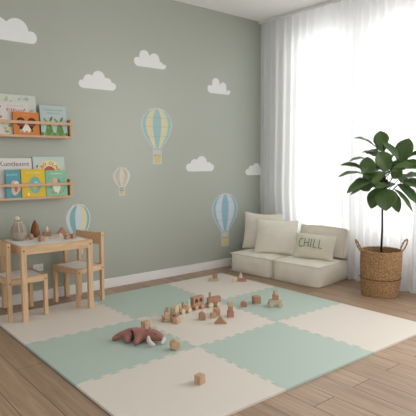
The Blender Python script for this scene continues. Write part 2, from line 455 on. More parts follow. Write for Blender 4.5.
def book(x0, x1, z0, top, y, tilt, cover, label, art, th=.012):
    """front cover faces -y; leans back by tilt; art(bm, w, h, y) adds printed shapes"""
    wd, ht = x1 - x0, (top - z0) / math.cos(tilt)
    t = empty('picture_book', ((x0 + x1) / 2, y, z0), 0, label, 'book', 'picture books on the wall ledges')
    t.rotation_euler = (-tilt, 0, 0)
    b = bmesh.new(); hw = wd / 2
    box(b, -hw, hw, -.0018, 0, 0, ht); box(b, -hw, hw, th - .0018, th, 0, ht); box(b, -hw, -hw + .0018, -.0018, th, 0, ht)
    mats = [cover]
    def ink(c):
        m = col(*c)
        if m not in mats: mats.append(m)
        return mats.index(m)
    art(b, hw, ht, ink)
    obj('cover', b, mats, t)
    obj('pages', bx(-hw + .003, hw - .002, .0002, th - .002, .002, ht - .003), col(232, 226, 212), t)
YF = -.0018
def blob(b, cx, cz, rx, rz, mi, d=.0007, n=18, ang=0, y=YF, wob=0):
    pts = []
    for i in range(n):
        a = 2 * PI * i / n; k = 1 + wob * math.sin(3 * a + cx * 90)
        u, v = rx * k * math.cos(a), rz * k * math.sin(a)
        pts.append((cx + u * math.cos(ang) - v * math.sin(ang), cz + u * math.sin(ang) + v * math.cos(ang)))
    prism(b, pts, y - d, y, mi)
def art_big(b, w, h, ink):
    r = random.Random(5)
    for k in range(26):
        c = r.choice([(176, 196, 150), (150, 190, 196), (206, 214, 190), (190, 150, 150), (168, 180, 168), (208, 196, 150)])
        blob(b, r.uniform(-w * .82, w * .82), r.uniform(h * .08, h * .93), r.uniform(.008, .024), r.uniform(.006, .018), ink(c), d=.0005 + k * .00003, ang=r.uniform(0, 3), wob=.15)
def art_elfon(b, w, h, ink):
    text_bm(b, 'Elfon', .034, .020, h * .71, YF, ink((190, 112, 116)), width=w * 1.08)
    text_bm(b, 'a story of', .011, .02, h * .87, YF, ink((150, 140, 140)), width=w * 1.0)
    r = random.Random(8)
    for sx in (-1, 1):
        for k in range(7): blob(b, sx * w * r.uniform(.72, .9), h * r.uniform(.5, .85), .005, .008, ink(r.choice([(178, 84, 92), (140, 110, 96), (120, 130, 110)])), ang=r.uniform(0, 3))
    for k in range(9): blob(b, r.uniform(-w * .8, w * .8), h * r.uniform(.08, .35), .014, .01, ink(r.choice([(190, 190, 110), (150, 170, 100), (206, 206, 170)])), d=.0005 + k * .00004, wob=.2)
def art_orange(b, w, h, ink):
    dk = ink((58, 40, 38)); br = ink((150, 72, 44)); wt = ink((236, 222, 206))
    text_bm(b, 'fox & kit', .016, 0, h * .86, YF, ink((214, 176, 90)), width=w * .55)
    for sx in (-1, 1):
        blob(b, sx * w * .42, h * .56, w * .34, h * .20, dk, .0004, ang=sx * -.4); blob(b, sx * w * .40, h * .53, w * .24, h * .15, br, .0007, ang=sx * -.4)
        blob(b, sx * w * .38, h * .34, w * .15, h * .2, dk, .0005, ang=sx * .3)
    prism(b, [(-w * .36, h * .22), (-w * .2, h * .10), (w * .2, h * .10), (w * .36, h * .22), (w * .16, h * .42), (0, h * .52), (-w * .16, h * .42)], YF - .001, YF, wt)
    blob(b, -w * .45, h * .18, .01, .012, ink((140, 186, 180)), .0009); blob(b, w * .55, h * .25, .009, .012, ink((190, 150, 60)), .0009)
    blob(b, 0, h * .13, w * .12, .004, dk, .0013)
def art_bluegreen(b, w, h, ink):
    text_bm(b, 'Tassunnerman', .022, 0, h * .83, YF, ink((140, 150, 148)), width=w * 1.45)
    text_bm(b, 'Rahnurna', .022, .0, h * .72, YF, ink((150, 158, 154)), width=w * .95, shear=.3)
    g, g2, bn = ink((98, 144, 74)), ink((128, 160, 84)), ink((124, 116, 66))
    for cx, s in ((-.38, -1), (.42, 1)):
        prism(b, [(w * (cx - .34), .002), (w * (cx + .34), .002), (w * (cx + .24), h * .22), (w * (cx + .1), h * .44), (w * (cx - .1), h * .44), (w * (cx - .24), h * .22)], YF - .0006, YF, g)
        for k, (dx, dz, an) in enumerate(((-.3, .5, .7), (.22, .55, -.5), (-.1, .3, .3), (.12, .2, -.4))):
            blob(b, w * (cx + dx * .8), h * dz, w * .07, h * .10, (g2, bn, g2, g)[k], .0009, ang=an)
    for k in range(9): blob(b, w * (-.9 + k * .225), h * .05, w * .1, h * .06, (g, g2)[k % 2], .001 + k * .00003)
def art_white(b, w, h, ink):
    text_bm(b, 'Kuntlesint', .050, .010, h * .80, YF, ink((84, 80, 76)), width=w * 1.60)
    text_bm(b, 'tales for little ones', .012, 0, h * .70, YF, ink((170, 164, 158)), width=w * 1.1)
    r = random.Random(3)
    for k in range(12): blob(b, w * r.uniform(-.9, .4), h * r.uniform(.08, .5), .006, .010, ink(r.choice([(140, 96, 78), (176, 150, 130), (120, 104, 92)])), ang=r.uniform(0, 3))
def art_arch(b, w, h, ink):
    r = random.Random(12)
    for k in range(20): blob(b, w * r.uniform(-.85, .85), h * r.uniform(.35, .93), .012, .009, ink(r.choice([(116, 176, 180), (226, 232, 218), (96, 130, 110), (220, 200, 140), (150, 196, 200)])), d=.0004 + k * .00003, ang=r.uniform(0, 3), wob=.2)
    blob(b, 0, h * .52, w * .86, h * .39, ink((232, 220, 168)), .0013, n=28); blob(b, 0, h * .50, w * .44, h * .26, ink((196, 96, 84)), .0016, n=28)
    rd = ink((190, 60, 62))
    for i, ch_ in enumerate('ABD OLNA'):
        if ch_ == ' ': continue
        a = R(152 - i * 17.7); t = bmesh.new()
        text_bm(t, ch_, .038, 0, -.012, 0, rd)
        Mx = Matrix.Translation((w * .64 * math.cos(a), YF - .0018, h * .52 + h * .315 * math.sin(a))) @ Matrix.Rotation(-(a - PI / 2), 4, 'Y')
        vm = {v: b.verts.new(Mx @ v.co) for v in t.verts}
        for f in t.faces: b.faces.new([vm[v] for v in f.verts]).material_index = rd
        t.free()
def art_blue(b, w, h, ink):
    text_bm(b, 'BUNNY', .018, -w * .1, h * .80, YF, ink((206, 226, 228)), width=w * 1.3)
    blob(b, w * .25, h * .36, w * .62, h * .26, ink((222, 190, 170)), .0006, wob=.12); blob(b, w * .4, h * .5, w * .3, h * .1, ink((236, 224, 214)), .0009)
    blob(b, w * .3, h * .3, w * .2, h * .1, ink((196, 120, 100)), .0009)
def art_yellow(b, w, h, ink):
    text_bm(b, 'FLOWERBALL', .018, .004, h * .84, YF, ink((246, 234, 170)), width=w * 1.25)
    blob(b, w * .12, h * .42, w * .5, h * .30, ink((120, 184, 180)), .0006, n=28)
    blob(b, w * .1, h * .36, w * .22, h * .10, ink((214, 186, 70)), .0009, wob=.2); blob(b, w * .2, h * .5, w * .16, h * .07, ink((160, 208, 200)), .0009)
    blob(b, -w * .45, h * .1, w * .07, h * .06, ink((250, 240, 190)), .0009)
def art_mint(b, w, h, ink):
    text_bm(b, 'Grunnberry', .018, 0, h * .85, YF, ink((236, 246, 238)), width=w * 1.05)
    pk, wt, br_, tq = ink((230, 178, 150)), ink((226, 232, 214)), ink((176, 122, 88)), ink((84, 150, 150))
    blob(b, 0, h * .36, w * .36, h * .24, wt, .0005, wob=.1); blob(b, -w * .12, h * .58, w * .24, h * .12, pk, .0008); blob(b, w * .2, h * .58, w * .12, h * .09, tq, .001)
    for dx, dz in ((-.5, .35), (.45, .42), (-.4, .15), (.35, .14), (-.1, .12), (.6, .2)): blob(b, w * dx, h * dz, .006, .009, br_, .0009, ang=dx)
    for dx, dz in ((-.7, .7), (.7, .66), (-.75, .3), (.75, .3)): blob(b, w * dx, h * dz, .008, .005, ink((110, 176, 130)), .0007, ang=dx)
zt, zl = 1.318 + .0185, .838 + .0185
book(.130, .451, zt, 1.643, WY - .058, .13, col(206, 212, 198), 'tall pale picture book with soft green and blue illustrations, rearmost on the upper ledge', art_big)
book(.140, .380, zt, 1.583, WY - .076, .10, col(218, 212, 206), 'white picture book with small red title, behind the orange book', art_elfon, .01)
book(.250, .449, zt, 1.508, WY - .093, .06, col(214, 128, 62), 'small square orange picture book with dark fox faces, at the front of the upper ledge', art_orange)
book(.468, .687, zt, 1.575, WY - .082, .14, col(182, 200, 196), 'pale blue picture book with green plants, right end of the upper ledge', art_bluegreen)
book(.110, .399, zl, 1.158, WY - .062, .10, col(224, 220, 214), 'large white picture book with a dark serif title, on the lower ledge', art_white)
book(.409, .673, zl, 1.170, WY - .062, .12, col(196, 210, 204), 'colourful picture book with red arched lettering, behind the mint book', art_arch)
book(.180, .2955, zl, 1.068, WY - .086, .05, col(96, 160, 172), 'small blue picture book, left of the yellow book on the lower ledge', art_blue, .008)
book(.296, .484, zl, 1.075, WY - .094, .06, col(222, 188, 56), 'yellow picture book with a round blue picture, on the lower ledge', art_yellow, .008)
book(.488, .667, zl, 1.062, WY - .092, .06, col(140, 190, 156), 'mint green picture book with a little animal, right end of the lower ledge', art_mint)

# ---------------------------------------------------------------- wall decals
def cloud(pts, circles, label):
    """circles (x, z, r); the flat bottom runs from pts[0] to pts[1]"""
    (xa, za), (xb, zb) = pts
    r_end = .045
    outl = []
    n = 70; xs0 = xa; xs1 = xb
    base = lambda x: za + (zb - za) * (x - xa) / (xb - xa)
    top = []
    for i in range(n + 1):
        x = xs0 + (xs1 - xs0) * (.5 - .5 * math.cos(PI * i / n)); z = base(x) + .002
        for (cx, cz, r) in circles:
            if abs(x - cx) < r: z = max(z, cz + math.sqrt(r * r - (x - cx) ** 2))
        top.append((x, z))
    bot = []
    for i in range(n - 1, 0, -1):
        x = xs0 + (xs1 - xs0) * (.5 - .5 * math.cos(PI * i / n)); z = base(x)
        bot.append((x, z))
    def rnd(x, z):   # round the lower corners
        d = min(x - xs0, xs1 - x)
        if d < r_end: return (x, z + r_end - math.sqrt(max(0, r_end ** 2 - (r_end - d) ** 2)))
        return (x, z)
    bot = [rnd(*p) for p in bot]
    poly = [(x, max(z, rnd(x, base(x))[1] + .0005)) for x, z in top] + bot
    cx = sum(p[0] for p in poly) / len(poly)
    cz = sum(p[1] for p in poly) / len(poly)
    b = bmesh.new(); prism(b, [(x - cx, z - cz) for x, z in poly], -.0015, 0)
    o = obj('cloud_decal', b, M['cloud']); o.location = (cx, WY, cz)
    tag(o, label, 'wall decal', 'cloud decals on the sage wall')
def cl(x0, x1, zb, h, label, bumps, tilt=0):
    w_ = x1 - x0
    cs = []
    for (u, v, r) in bumps: cs.append((x0 + u * w_, zb + v * h + tilt * (u - .5), r * w_))
    cloud(((x0, zb - tilt / 2), (x1, zb + tilt / 2)), cs, label)
std = [(.12, .24, .12), (.30, .45, .15), (.55, .55, .19), (.80, .32, .12), (.89, .22, .11)]
cl(.03, .487, 2.045, .176, 'large white cloud decal at the top left, cut off by the frame', [(.12, .3, .12), (.35, .45, .19), (.66, .48, .20), (.90, .28, .10), (.93, .24, .07)])
cl(.826, 1.184, 1.748, .145, 'white cloud decal above and left of the yellow-and-blue striped balloon', [(.10, .25, .09), (.28, .45, .15), (.53, .66, .17), (.76, .42, .12), (.90, .22, .10)])
cl(1.370, 1.724, 1.992, .150, 'white cloud decal at the top centre of the sage wall, below the ceiling', [(.10, .30, .10), (.31, .64, .155), (.62, .52, .16), (.80, .2, .10), (.93, .14, .07)])
cl(2.230, 2.545, 1.825, .160, 'white cloud decal high on the wall, nearest the curtain', [(.11, .28, .11), (.35, .66, .16), (.67, .46, .15), (.92, .15, .08)])
cl(1.952, 2.318, 1.03, .155, 'white cloud decal right of the yellow-and-blue balloon, above the blue-and-white one', std)
cl(2.77, 3.08, .977, .135, 'white cloud decal low in the corner, partly behind the curtain', std)

def balloon(x, z0, z1, wd, cols, label, ropes=True, lines=True, f=(.715, .86)):
    Ht = z1 - z0; t = empty('balloon_decal', (x, WY, z0), 0, label, 'wall decal', 'hot-air balloon decals on the sage wall')
    eb = Ht * (1 - f[0])      # envelope bottom
    eh_ = Ht - eb; hw = wd / 2; neck = hw * .30
    def wid(s):   # s 0 top .. 1 bottom
        k = .40
        if s < k: return hw * math.sqrt(max(0, 1 - ((k - s) / k) ** 2))
        u = (s - k) / (1 - k); return neck + (hw - neck) * (math.cos(u * PI / 2) ** 1.0 * .85 + .15 * (1 - u))
    n = 30
    S_ = [0.5 - .5 * math.cos(PI * i / n) for i in range(n + 1)]
    m_ = .009
    left = [(-wid(s) - m_ * (1 if s > .02 else 0), Ht - s * eh_ + (m_ if s < .05 else 0)) for s in S_]
    bw = neck * .82
    out = left + [(-bw - m_, eb - .004), (-bw - m_, -m_), (bw + m_, -m_), (bw + m_, eb - .004)] + [(-a, c) for a, c in left[::-1]]
    oo = [out[0]]
    for p in out[1:]:
        if (abs(p[0] - oo[-1][0]) + abs(p[1] - oo[-1][1])) > 1e-5: oo.append(p)
    b = bmesh.new(); prism(b, oo, -.0010, 0); obj('border', b, M['decal_w'], t)
    b = bmesh.new(); mats = []; ns = len(cols)
    edges_ = [math.sin(-PI / 2 + PI * i / ns) for i in range(ns + 1)]
    edges_ = [(.82 * e + .18 * (2 * i / ns - 1)) for i, e in enumerate(edges_)]
    for k, c in enumerate(cols):
        if M[c] not in mats: mats.append(M[c])
        mi = mats.index(M[c])
        for a, s in zip(S_, S_[1:]):
            q = [(edges_[k] * wid(a), Ht - a * eh_), (edges_[k + 1] * wid(a), Ht - a * eh_), (edges_[k + 1] * wid(s), Ht - s * eh_), (edges_[k] * wid(s), Ht - s * eh_)]
            vv = [b.verts.new((p[0], -.0016, p[1])) for p in q]
            try: b.faces.new(vv).material_index = mi
            except ValueError: pass
    if lines:
        mats.append(M['d_line']); mi = len(mats) - 1
        for s in (.22, .45, .70):
            W_ = wid(s) * .97; pts = []
            for i in range(41):
                u = -1 + i / 20; pts.append((u * W_, -.0017, Ht - s * eh_ - .010 * abs(math.sin(i / 40 * PI * ns)) * (wd / .35) + .004))
            tube(b, pts, .0011, 5, mi)
    bmesh.ops.remove_doubles(b, verts=b.verts[:], dist=1e-6)
    obj('envelope', b, mats, t)
    kb = Ht * (1 - f[1])
    b = bx(-bw, bw, -.0022, -.0010, 0, kb); obj('basket', b, M['d_basket'], t)
    b = bmesh.new()
    for k in range(5):
        xx = -bw * .85 + k * bw * .425; cyl(b, (xx, -.0016, kb), (xx * 1.05, -.0016, eb), .0009, seg=6)
    cyl(b, (-bw, -.0016, kb + .004), (bw, -.0016, kb + .004), .003, seg=6, mi=1); cyl(b, (-bw, -.0016, eb - .012), (bw, -.0016, eb - .012), .002, seg=6, mi=1)
    obj('ropes', b, [M['d_line'], M['d_red']], t)
balloon(1.612, 1.116, 1.620, .327, ['d_blue', 'd_yellow', 'd_blue', 'd_yellow', 'd_blue'], 'large pale yellow-and-blue striped balloon decal in the middle of the sage wall')
balloon(1.224, .834, 1.071, .160, ['d_pale', 'd_tan', 'd_pale', 'd_tan', 'd_pale'], 'smallest balloon decal, white with tan stripes', lines=False)
balloon(2.474, .234, .782, .345, ['d_sky', 'd_pale', 'd_sky', 'd_pale', 'd_sky'], 'blue-and-white striped balloon decal with yellow basket, left of the sofa')
balloon(.798, .35, .762, .206, ['d_pale', 'd_teal', 'd_pale', 'd_yellow', 'd_teal'], 'teal-and-white balloon decal partly hidden behind the right play chair', lines=False)

# ---------------------------------------------------------------- floor sofa
def puffy(w_, d_, h_, bulge=.02, seed=0, crease=.006, sub=14):
    """upholstered block: origin at the base centre, firm seams, soft faces"""
    b = bmesh.new(); n = sub
    def face(o_, u_, v_):
        g = [[b.verts.new(Vector(o_) + Vector(u_) * (i / n) + Vector(v_) * (j / n)) for i in range(n + 1)] for j in range(n + 1)]
        for j in range(n):
            for i in range(n): b.faces.new((g[j][i], g[j][i + 1], g[j + 1][i + 1], g[j + 1][i])).smooth = True
    x, y, z = w_ / 2, d_ / 2, h_
    face((-x, -y, 0), (w_, 0, 0), (0, 0, h_)); face((x, y, 0), (-w_, 0, 0), (0, 0, h_)); face((x, -y, 0), (0, d_, 0), (0, 0, h_)); face((-x, y, 0), (0, -d_, 0), (0, 0, h_))
    face((-x, -y, z), (w_, 0, 0), (0, d_, 0)); face((-x, y, 0), (w_, 0, 0), (0, -d_, 0))
    bmesh.ops.remove_doubles(b, verts=b.verts[:], dist=1e-5)
    for v in b.verts:
        c = v.co.copy(); u, s, t = c.x / x, c.y / y, 2 * c.z / h_ - 1
        fu, fs, ft = (1 - abs(u) ** 2.4), (1 - abs(s) ** 2.4), (1 - abs(t) ** 2.4)
        nz = noise.noise(Vector((c.x * 9 + seed, c.y * 9, c.z * 9))) * crease
        # rounded vertical corners
        k = max(0, abs(u) - .82) / .18 * max(0, abs(s) - .82) / .18
        v.co.x -= math.copysign(k * .018, u); v.co.y -= math.copysign(k * .018, s)
        if abs(u) > .999: v.co.x += math.copysign(bulge * fs * ft + nz * ft + .003 * ft * math.sin(c.y * 60 + seed), u)
        if abs(s) > .999: v.co.y += math.copysign(bulge * fu * ft + nz * ft + .003 * ft * math.sin(c.x * 60 + seed), s)
        if t > .999: v.co.z += bulge * 1.2 * fu * fs + nz * fu * fs * 1.6 - .006 * (fu * fs < .001) * abs(noise.noise(Vector((c.x * 7, c.y * 7, seed))))
    return b
def seam_loop(b, w_, d_, z, r=.0045):
    x, y = w_ / 2 + .001, d_ / 2 + .001; c = .022; pts = []
    for cx, cy, a0 in ((x - c, y - c, 0), (-x + c, y - c, 90), (-x + c, -y + c, 180), (x - c, -y + c, 270)):
        for k in range(5):
            a = R(a0 + k * 22.5); pts.append((cx + c * math.cos(a), cy + c * math.sin(a), z))
    full = []
    for i, p in enumerate(pts):
        q = pts[(i + 1) % len(pts)]; L_ = (Vector(q) - Vector(p)).length; m_ = max(1, int(L_ / .02))
        for k in range(m_):
            v = Vector(p).lerp(Vector(q), k / m_); full.append((v.x, v.y, v.z + .0025 * noise.noise(v * 14)))
    tube(b, full, r, 6, closed=True)
SR = math.atan2(-.139, .99)       # the sofa stands slightly turned from the curtain
def sofa_pt(a, d):               # a along the front from its far-left corner, d back towards the curtain
    f = Vector((.105, -.9945)); n_ = Vector((.9945, .105)); o_ = Vector((2.370, -.016)); v = o_ + f * a + n_ * d
    return v.x, v.y
SA = math.atan2(.105, .9945)
MW, MD, MH = .532, .585, .185
mods = []
for k, lb in ((0, 'cream linen floor sofa module in the corner, holding the two square cushions'), (1, 'cream linen floor sofa module with a backrest, beside the basket')):
    cx, cy = sofa_pt(.266 + k * .540, .012 + MD / 2)
    t = empty('floor_sofa_module', (cx, cy, 0), SA, lb, 'sofa', 'floor sofa modules by the curtain')
    b = puffy(MD, MW - .008, MH, .020, 3 + k * 7); obj('seat_cushion', b, M['linen'], t)
    b = bmesh.new(); seam_loop(b, MD, MW - .008, MH - .002); seam_loop(b, MD, MW - .008, .008, .004); obj('piping', b, M['seam'], t)
    mods.append(t)
# backrest of the right module
t = mods[1]
b = puffy(.11, MW - .012, .275, .022, 21, .006)
bk = obj('backrest', b, M['linen'], t, loc=(.190, 0, MH + .014), rot=(0, R(13), 0))
b = bmesh.new()
pts = [(-.05, -.252, .003), (-.05, -.252, .282), (-.05, .252, .282), (-.05, .252, .003)]
def loop_pts(p, st=.02):
    o_ = []
    for i, a in enumerate(p):
        a = Vector(a); q = Vector(p[(i + 1) % len(p)]); n_ = max(1, int((q - a).length / st))
        o_ += [a.lerp(q, k / n_) for k in range(n_)]
    return o_
tube(b, loop_pts(pts), .004, 6, closed=True)
tube(b, loop_pts([(.05, y_, z_) for _, y_, z_ in pts]), .004, 6, closed=True)
obj('piping', b, M['seam'], bk)

def pillow_fn(w_, h_, th, pinch, sag):
    def f(u, v, side):
        x = w_ / 2 * u * (1 - pinch * (1 - v * v)); z = h_ / 2 * v * (1 - pinch * (1 - u * u)) - sag * max(0, v) * (1 - u * u)
        q = (max(0, 1 - u * u) * max(0, 1 - v * v)) ** .52
        wr = .004 * noise.noise(Vector((u * 2.5 + w_ * 30, v * 2.5, side))) * min(1, q * 3)
        return Vector((x, -side * (th / 2 * q + wr), z + h_ / 2))
    return f
def pillow(loc, rz, lean, roll, w_, h_, th, m, label, pinch=.07, sag=0):
    f = pillow_fn(w_, h_, th, pinch, sag)
    b = bmesh.new(); n = 22; vals = [math.sin(PI / 2 * (-1 + 2 * i / n)) for i in range(n + 1)]
    for side in (1, -1):
        g = [[b.verts.new(f(u, v, side)) for u in vals] for v in vals]
        for j in range(n):
            for i in range(n): b.faces.new((g[j][i], g[j][i + 1], g[j + 1][i + 1], g[j + 1][i])).smooth = True
    bmesh.ops.remove_doubles(b, verts=b.verts[:], dist=1e-4)
    t = empty('throw_pillow', loc, 0, label, 'pillow', 'linen pillows on the floor sofa')
    t.rotation_euler = (Matrix.Rotation(rz, 4, 'Z') @ Matrix.Rotation(-lean, 4, 'X') @ Matrix.Rotation(roll, 4, 'Y')).to_euler()
    obj('cover', b, m, t)
    b = bmesh.new(); lp = []
    for i in range(4):
        for k in range(20):
            s = -1 + 2 * k / 20; u, v = ((s, -1), (1, s), (-s, 1), (-1, -s))[i]; lp.append(f(u, v, 1))
    tube(b, lp, .0028, 6, closed=True); obj('piping', b, M['seam'], t)
    return t, f
# local front (-y) turned to face out from the curtain: rz = -90 deg faces -x
pillow((2.72, -.150, .200), R(-60), R(12), R(1), .42, .395, .13, M['linen2'], 'square cream pillow leaning in the corner, behind the other square pillow', .06, .012)
pillow((2.64, -.415, .200), R(-56), R(22), R(1), .425, .36, .14, M['linen2'], 'square cream pillow leaning in front of the corner pillow', .06, .008)
tp, fp = pillow((2.695, -.845, .210), R(-66), R(28), R(2), .385, .245, .11, M['linen3'], 'rectangular beige lumbar pillow with green CHILL lettering', .045)
# embroidered CHILL
b = bmesh.new()
def stroke(pts):
    dense = []
    for a, c in zip(pts, pts[1:]):
        for k in range(8): dense.append((a[0] + (c[0] - a[0]) * k / 8, a[1] + (c[1] - a[1]) * k / 8))
    dense.append(pts[-1])
    tube(b, [fp(u, v, 1) + Vector((0, -.0012, 0)) for u, v in dense], .0042, 6)
zb, zt2 = -.22, .50
uc = -.62
ST = lambda pts: stroke([(u * .92 - .10, v) for u, v in pts])
ST([(uc + .13 * math.cos(R(a)) + .0, (zb + zt2) / 2 + .36 * math.sin(R(a))) for a in range(50, 311, 20)])
ST([(-.42, zb), (-.42, zt2)]); ST([(-.18, zb), (-.18, zt2)]); ST([(-.42, .14), (-.18, .14)])
ST([(-.04, zb), (-.04, zt2)])
ST([(.12, zt2), (.12, zb), (.30, zb)]); ST([(.42, zt2), (.42, zb), (.60, zb)])
o = obj('lettering', b, M['thread'], tp); o['label'] = 'green embroidered CHILL lettering'

# ---------------------------------------------------------------- basket and plant
BX, BY = 2.762, -1.52
t = empty('seagrass_basket', (BX, BY, 0), 0, 'woven seagrass basket with two loop handles beside the sofa', 'basket')
prof = []
rows_ = 46
for j in range(rows_ + 1):
    z = .004 + .372 * j / rows_; k = j / rows_
    prof.append((.151 + .017 * math.sin(min(1, k * 1.2) * PI * .5) - .012 * max(0, k - .75) * 0, z))
def weave(i, j, a, z): return (.0028 if ((i // 2) + j) % 2 else -.0012) + .0008 * math.sin(i * 1.7 + j * 2.3)
inner = [(r - .014, z) for r, z in prof[::-1] if z > .30]
b = lathe(bmesh.new(), prof, 120, weave)
bmesh.ops.delete(b, geom=[f for f in b.faces if len(f.verts) > 10], context='FACES_ONLY')
top_r = prof[-1][0]
b2 = bmesh.new()
obj('woven_wall', b, M['grass'], t)
obj('base', lathe(bmesh.new(), [(.143, .002), (.148, .010)], 40), M['grass'], t)
b = bmesh.new(); lathe(b, [(top_r - .016, .27), (top_r - .012, .376)], 48)
bmesh.ops.delete(b, geom=[f for f in b.faces if len(f.verts) > 10 and f.calc_center_median().z > .1], context='FACES_ONLY')
obj('lining', b, M['grass'], t)
b = bmesh.new()
for k in range(2):
    pts = [((top_r - .006 + .004 * math.cos(i * PI / 3 + k * PI)) * math.cos(2 * PI * i / 90), (top_r - .006 + .004 * math.cos(i * PI / 3 + k * PI)) * math.sin(2 * PI * i / 90), .378 + .004 * math.sin(i * PI / 3 + k * PI)) for i in range(90)]
    tube(b, pts, .006, 6, closed=True)
obj('rim', b, M['grass'], t)
b = bmesh.new(); tube(b, [((.1685) * math.cos(2 * PI * i / 60), (.1685) * math.sin(2 * PI * i / 60), .150) for i in range(60)], .003, 6, closed=True)
o = obj('band', b, mat('band', (120, 84, 54), .9), t)
for a in (R(150), R(-30)):
    # handles at the two ends of the diameter seen side-on
    b = bmesh.new(); ca, sa = math.cos(a + R(-8)), math.sin(a + R(-8)); pts = []
    for i in range(25):
        q = PI * 2 * i / 24; hh = -math.cos(q); ww = math.sin(q)
        rr = top_r + .004 + .024 * (hh + 1); tang = .036 * ww
        pts.append((rr * ca - tang * sa, rr * sa + tang * ca, .418 + .052 * hh))
    pts = [(p[0], p[1], p[2]) for p in pts]
    for k in range(2):
        tube(b, [Vector(p) + Vector((ca, sa, 0)) * .003 * math.cos(i * 1.3 + k * PI) + Vector((0, 0, 1)) * .003 * math.sin(i * 1.3 + k * PI) for i, p in enumerate(pts)], .0052, 6)
    for sg in (-1, 1):
        tube(b, [((top_r + .004) * ca - sg * .006 * sa, (top_r + .004) * sa + sg * .006 * ca, .30), ((top_r + .006) * ca - sg * .006 * sa, (top_r + .006) * sa + sg * .006 * ca, .345)], .005, 6)
    obj('handle', b, M['grass'], t)

pt = empty('fiddle_leaf_fig', (BX, BY, .30), 0, 'tall fiddle leaf fig plant with broad dark green leaves, growing in the basket', 'plant')
off = Vector((BX, BY, .30))
b = lathe(bmesh.new(), [(.02, .0), (.142, .0), (.145, .035), (.10, .048), (.02, .052)], 40, lambda i, j, a, z: .003 * math.sin(i * 5) if 0 < j < 4 else 0)
obj('soil', b, M['soil'], pt)
LEAVES = [
    ((2.747, -1.478, 1.228), (2.555, -1.359, 1.368), 0.1, 'u'),
    ((2.789, -1.49, 1.211), (2.814, -1.44, 1.407), 0.13, 'f'),
    ((2.876, -1.599, 1.111), (2.92, -1.646, 1.343), 0.15, 'f'),
    ((2.735, -1.519, 1.285), (2.772, -1.646, 1.177), 0.07, 'u'),
    ((2.753, -1.563, 1.053), (2.643, -1.532, 1.226), 0.15, 'f'),
    ((2.788, -1.445, 1.195), (2.685, -1.355, 1.229), 0.05, 'u'),
    ((2.684, -1.435, 1.144), (2.511, -1.348, 1.161), 0.07, 'u'),
    ((2.647, -1.415, 1.06), (2.49, -1.274, 1.136), 0.06, 'u'),
    ((2.611, -1.448, 1.02), (2.357, -1.352, 1.047), 0.07, 'u'),
    ((2.598, -1.476, 0.996), (2.587, -1.467, 1.185), 0.13, 'f'),
    ((2.707, -1.511, 0.978), (2.406, -1.408, 0.925), 0.12, 'u'),
    ((2.724, -1.437, 0.924), (2.616, -1.295, 0.871), 0.07, 'u'),
    ((2.684, -1.582, 0.907), (2.581, -1.658, 0.753), 0.18, 'f'),
    ((2.734, -1.506, 0.91), (2.626, -1.495, 0.755), 0.13, 'f'),
    ((2.787, -1.576, 0.894), (2.828, -1.632, 0.719), 0.09, 'f'),
    ((2.824, -1.582, 0.901), (2.851, -1.741, 0.751), 0.07, 'u'),
    ((2.894, -1.577, 0.941), (2.92, -1.755, 0.806), 0.1, 'u'),
    ((2.848, -1.526, 1.043), (2.92, -1.608, 1.169), 0.1, 'u'),
    ((2.78, -1.583, 1.078), (2.873, -1.775, 1.104), 0.1, 'u'),
    ((2.854, -1.598, 0.977), (2.894, -1.8, 1.039), 0.12, 'u'),
    ((2.664, -1.555, 0.997), (2.686, -1.68, 1.08), 0.08, 'u'),
    ((2.879, -1.621, 0.96), (2.92, -1.809, 0.932), 0.12, 'u'),
    ((2.91, -1.624, 1.144), (2.92, -1.78, 1.217), 0.12, 'u'),
    ((2.855, -1.519, 1.144), (2.92, -1.596, 1.262), 0.07, 'u'),
    ((2.759, -1.409, 1.102), (2.721, -1.325, 1.144), 0.09, 'u'),
    ((2.88, -1.555, 1.017), (2.92, -1.671, 0.944), 0.12, 'u'),
    ((2.83, -1.626, 1.061), (2.92, -1.766, 1.152), 0.11, 'u'),
    ((2.818, -1.496, 1.085), (2.842, -1.439, 1.23), 0.12, 'f'),
    ((2.823, -1.525, 0.975), (2.804, -1.427, 0.887), 0.11, 'f'),
    ((2.719, -1.547, 1.045), (2.531, -1.564, 0.976), 0.09, 'u'),
    ((2.775, -1.589, 0.995), (2.785, -1.669, 1.079), 0.1, 'f'),
    ((2.79, -1.532, 1.077), (2.738, -1.595, 1.169), 0.07, 'f'),
]
trunk = [(BX, BY, .32), (BX + .006, BY, .55), (BX + .0, BY + .002, .72), (BX + .012, BY - .004, .86), (BX + .015, BY, .98), (BX + .02, BY, 1.10), (BX + .02, BY + .01, 1.2), (BX + .015, BY + .02, 1.27)]
b = bmesh.new(); tube(b, [Vector(p) - off for p in trunk], [.0095, .0085, .008, .007, .006, .005, .004, .003], 8); obj('trunk', b, M['bark'], pt)
stems = bmesh.new()
def on_trunk(z):
    for a, c in zip(trunk, trunk[1:]):
        if a[2] <= z <= c[2]: return Vector(a).lerp(Vector(c), (z - a[2]) / (c[2] - a[2]))
    return Vector(trunk[-1])
rl = random.Random(11)
for k in range(16):      # inner leaves that fill the crown
    a = rl.uniform(0, 2 * PI); zz = rl.uniform(.90, 1.20); r0_, r1_ = .05, rl.uniform(.15, .21)
    el = rl.uniform(-.07, .07)
    LEAVES.append(((BX - .04 + r0_ * math.cos(a), BY + r0_ * math.sin(a), zz), (min(2.9, BX - .04 + r1_ * math.cos(a)), BY + r1_ * math.sin(a), zz + el), rl.uniform(.10, .14), rl.choice('uf')))
camdir = Vector((-.76, -.46, .25)).normalized()
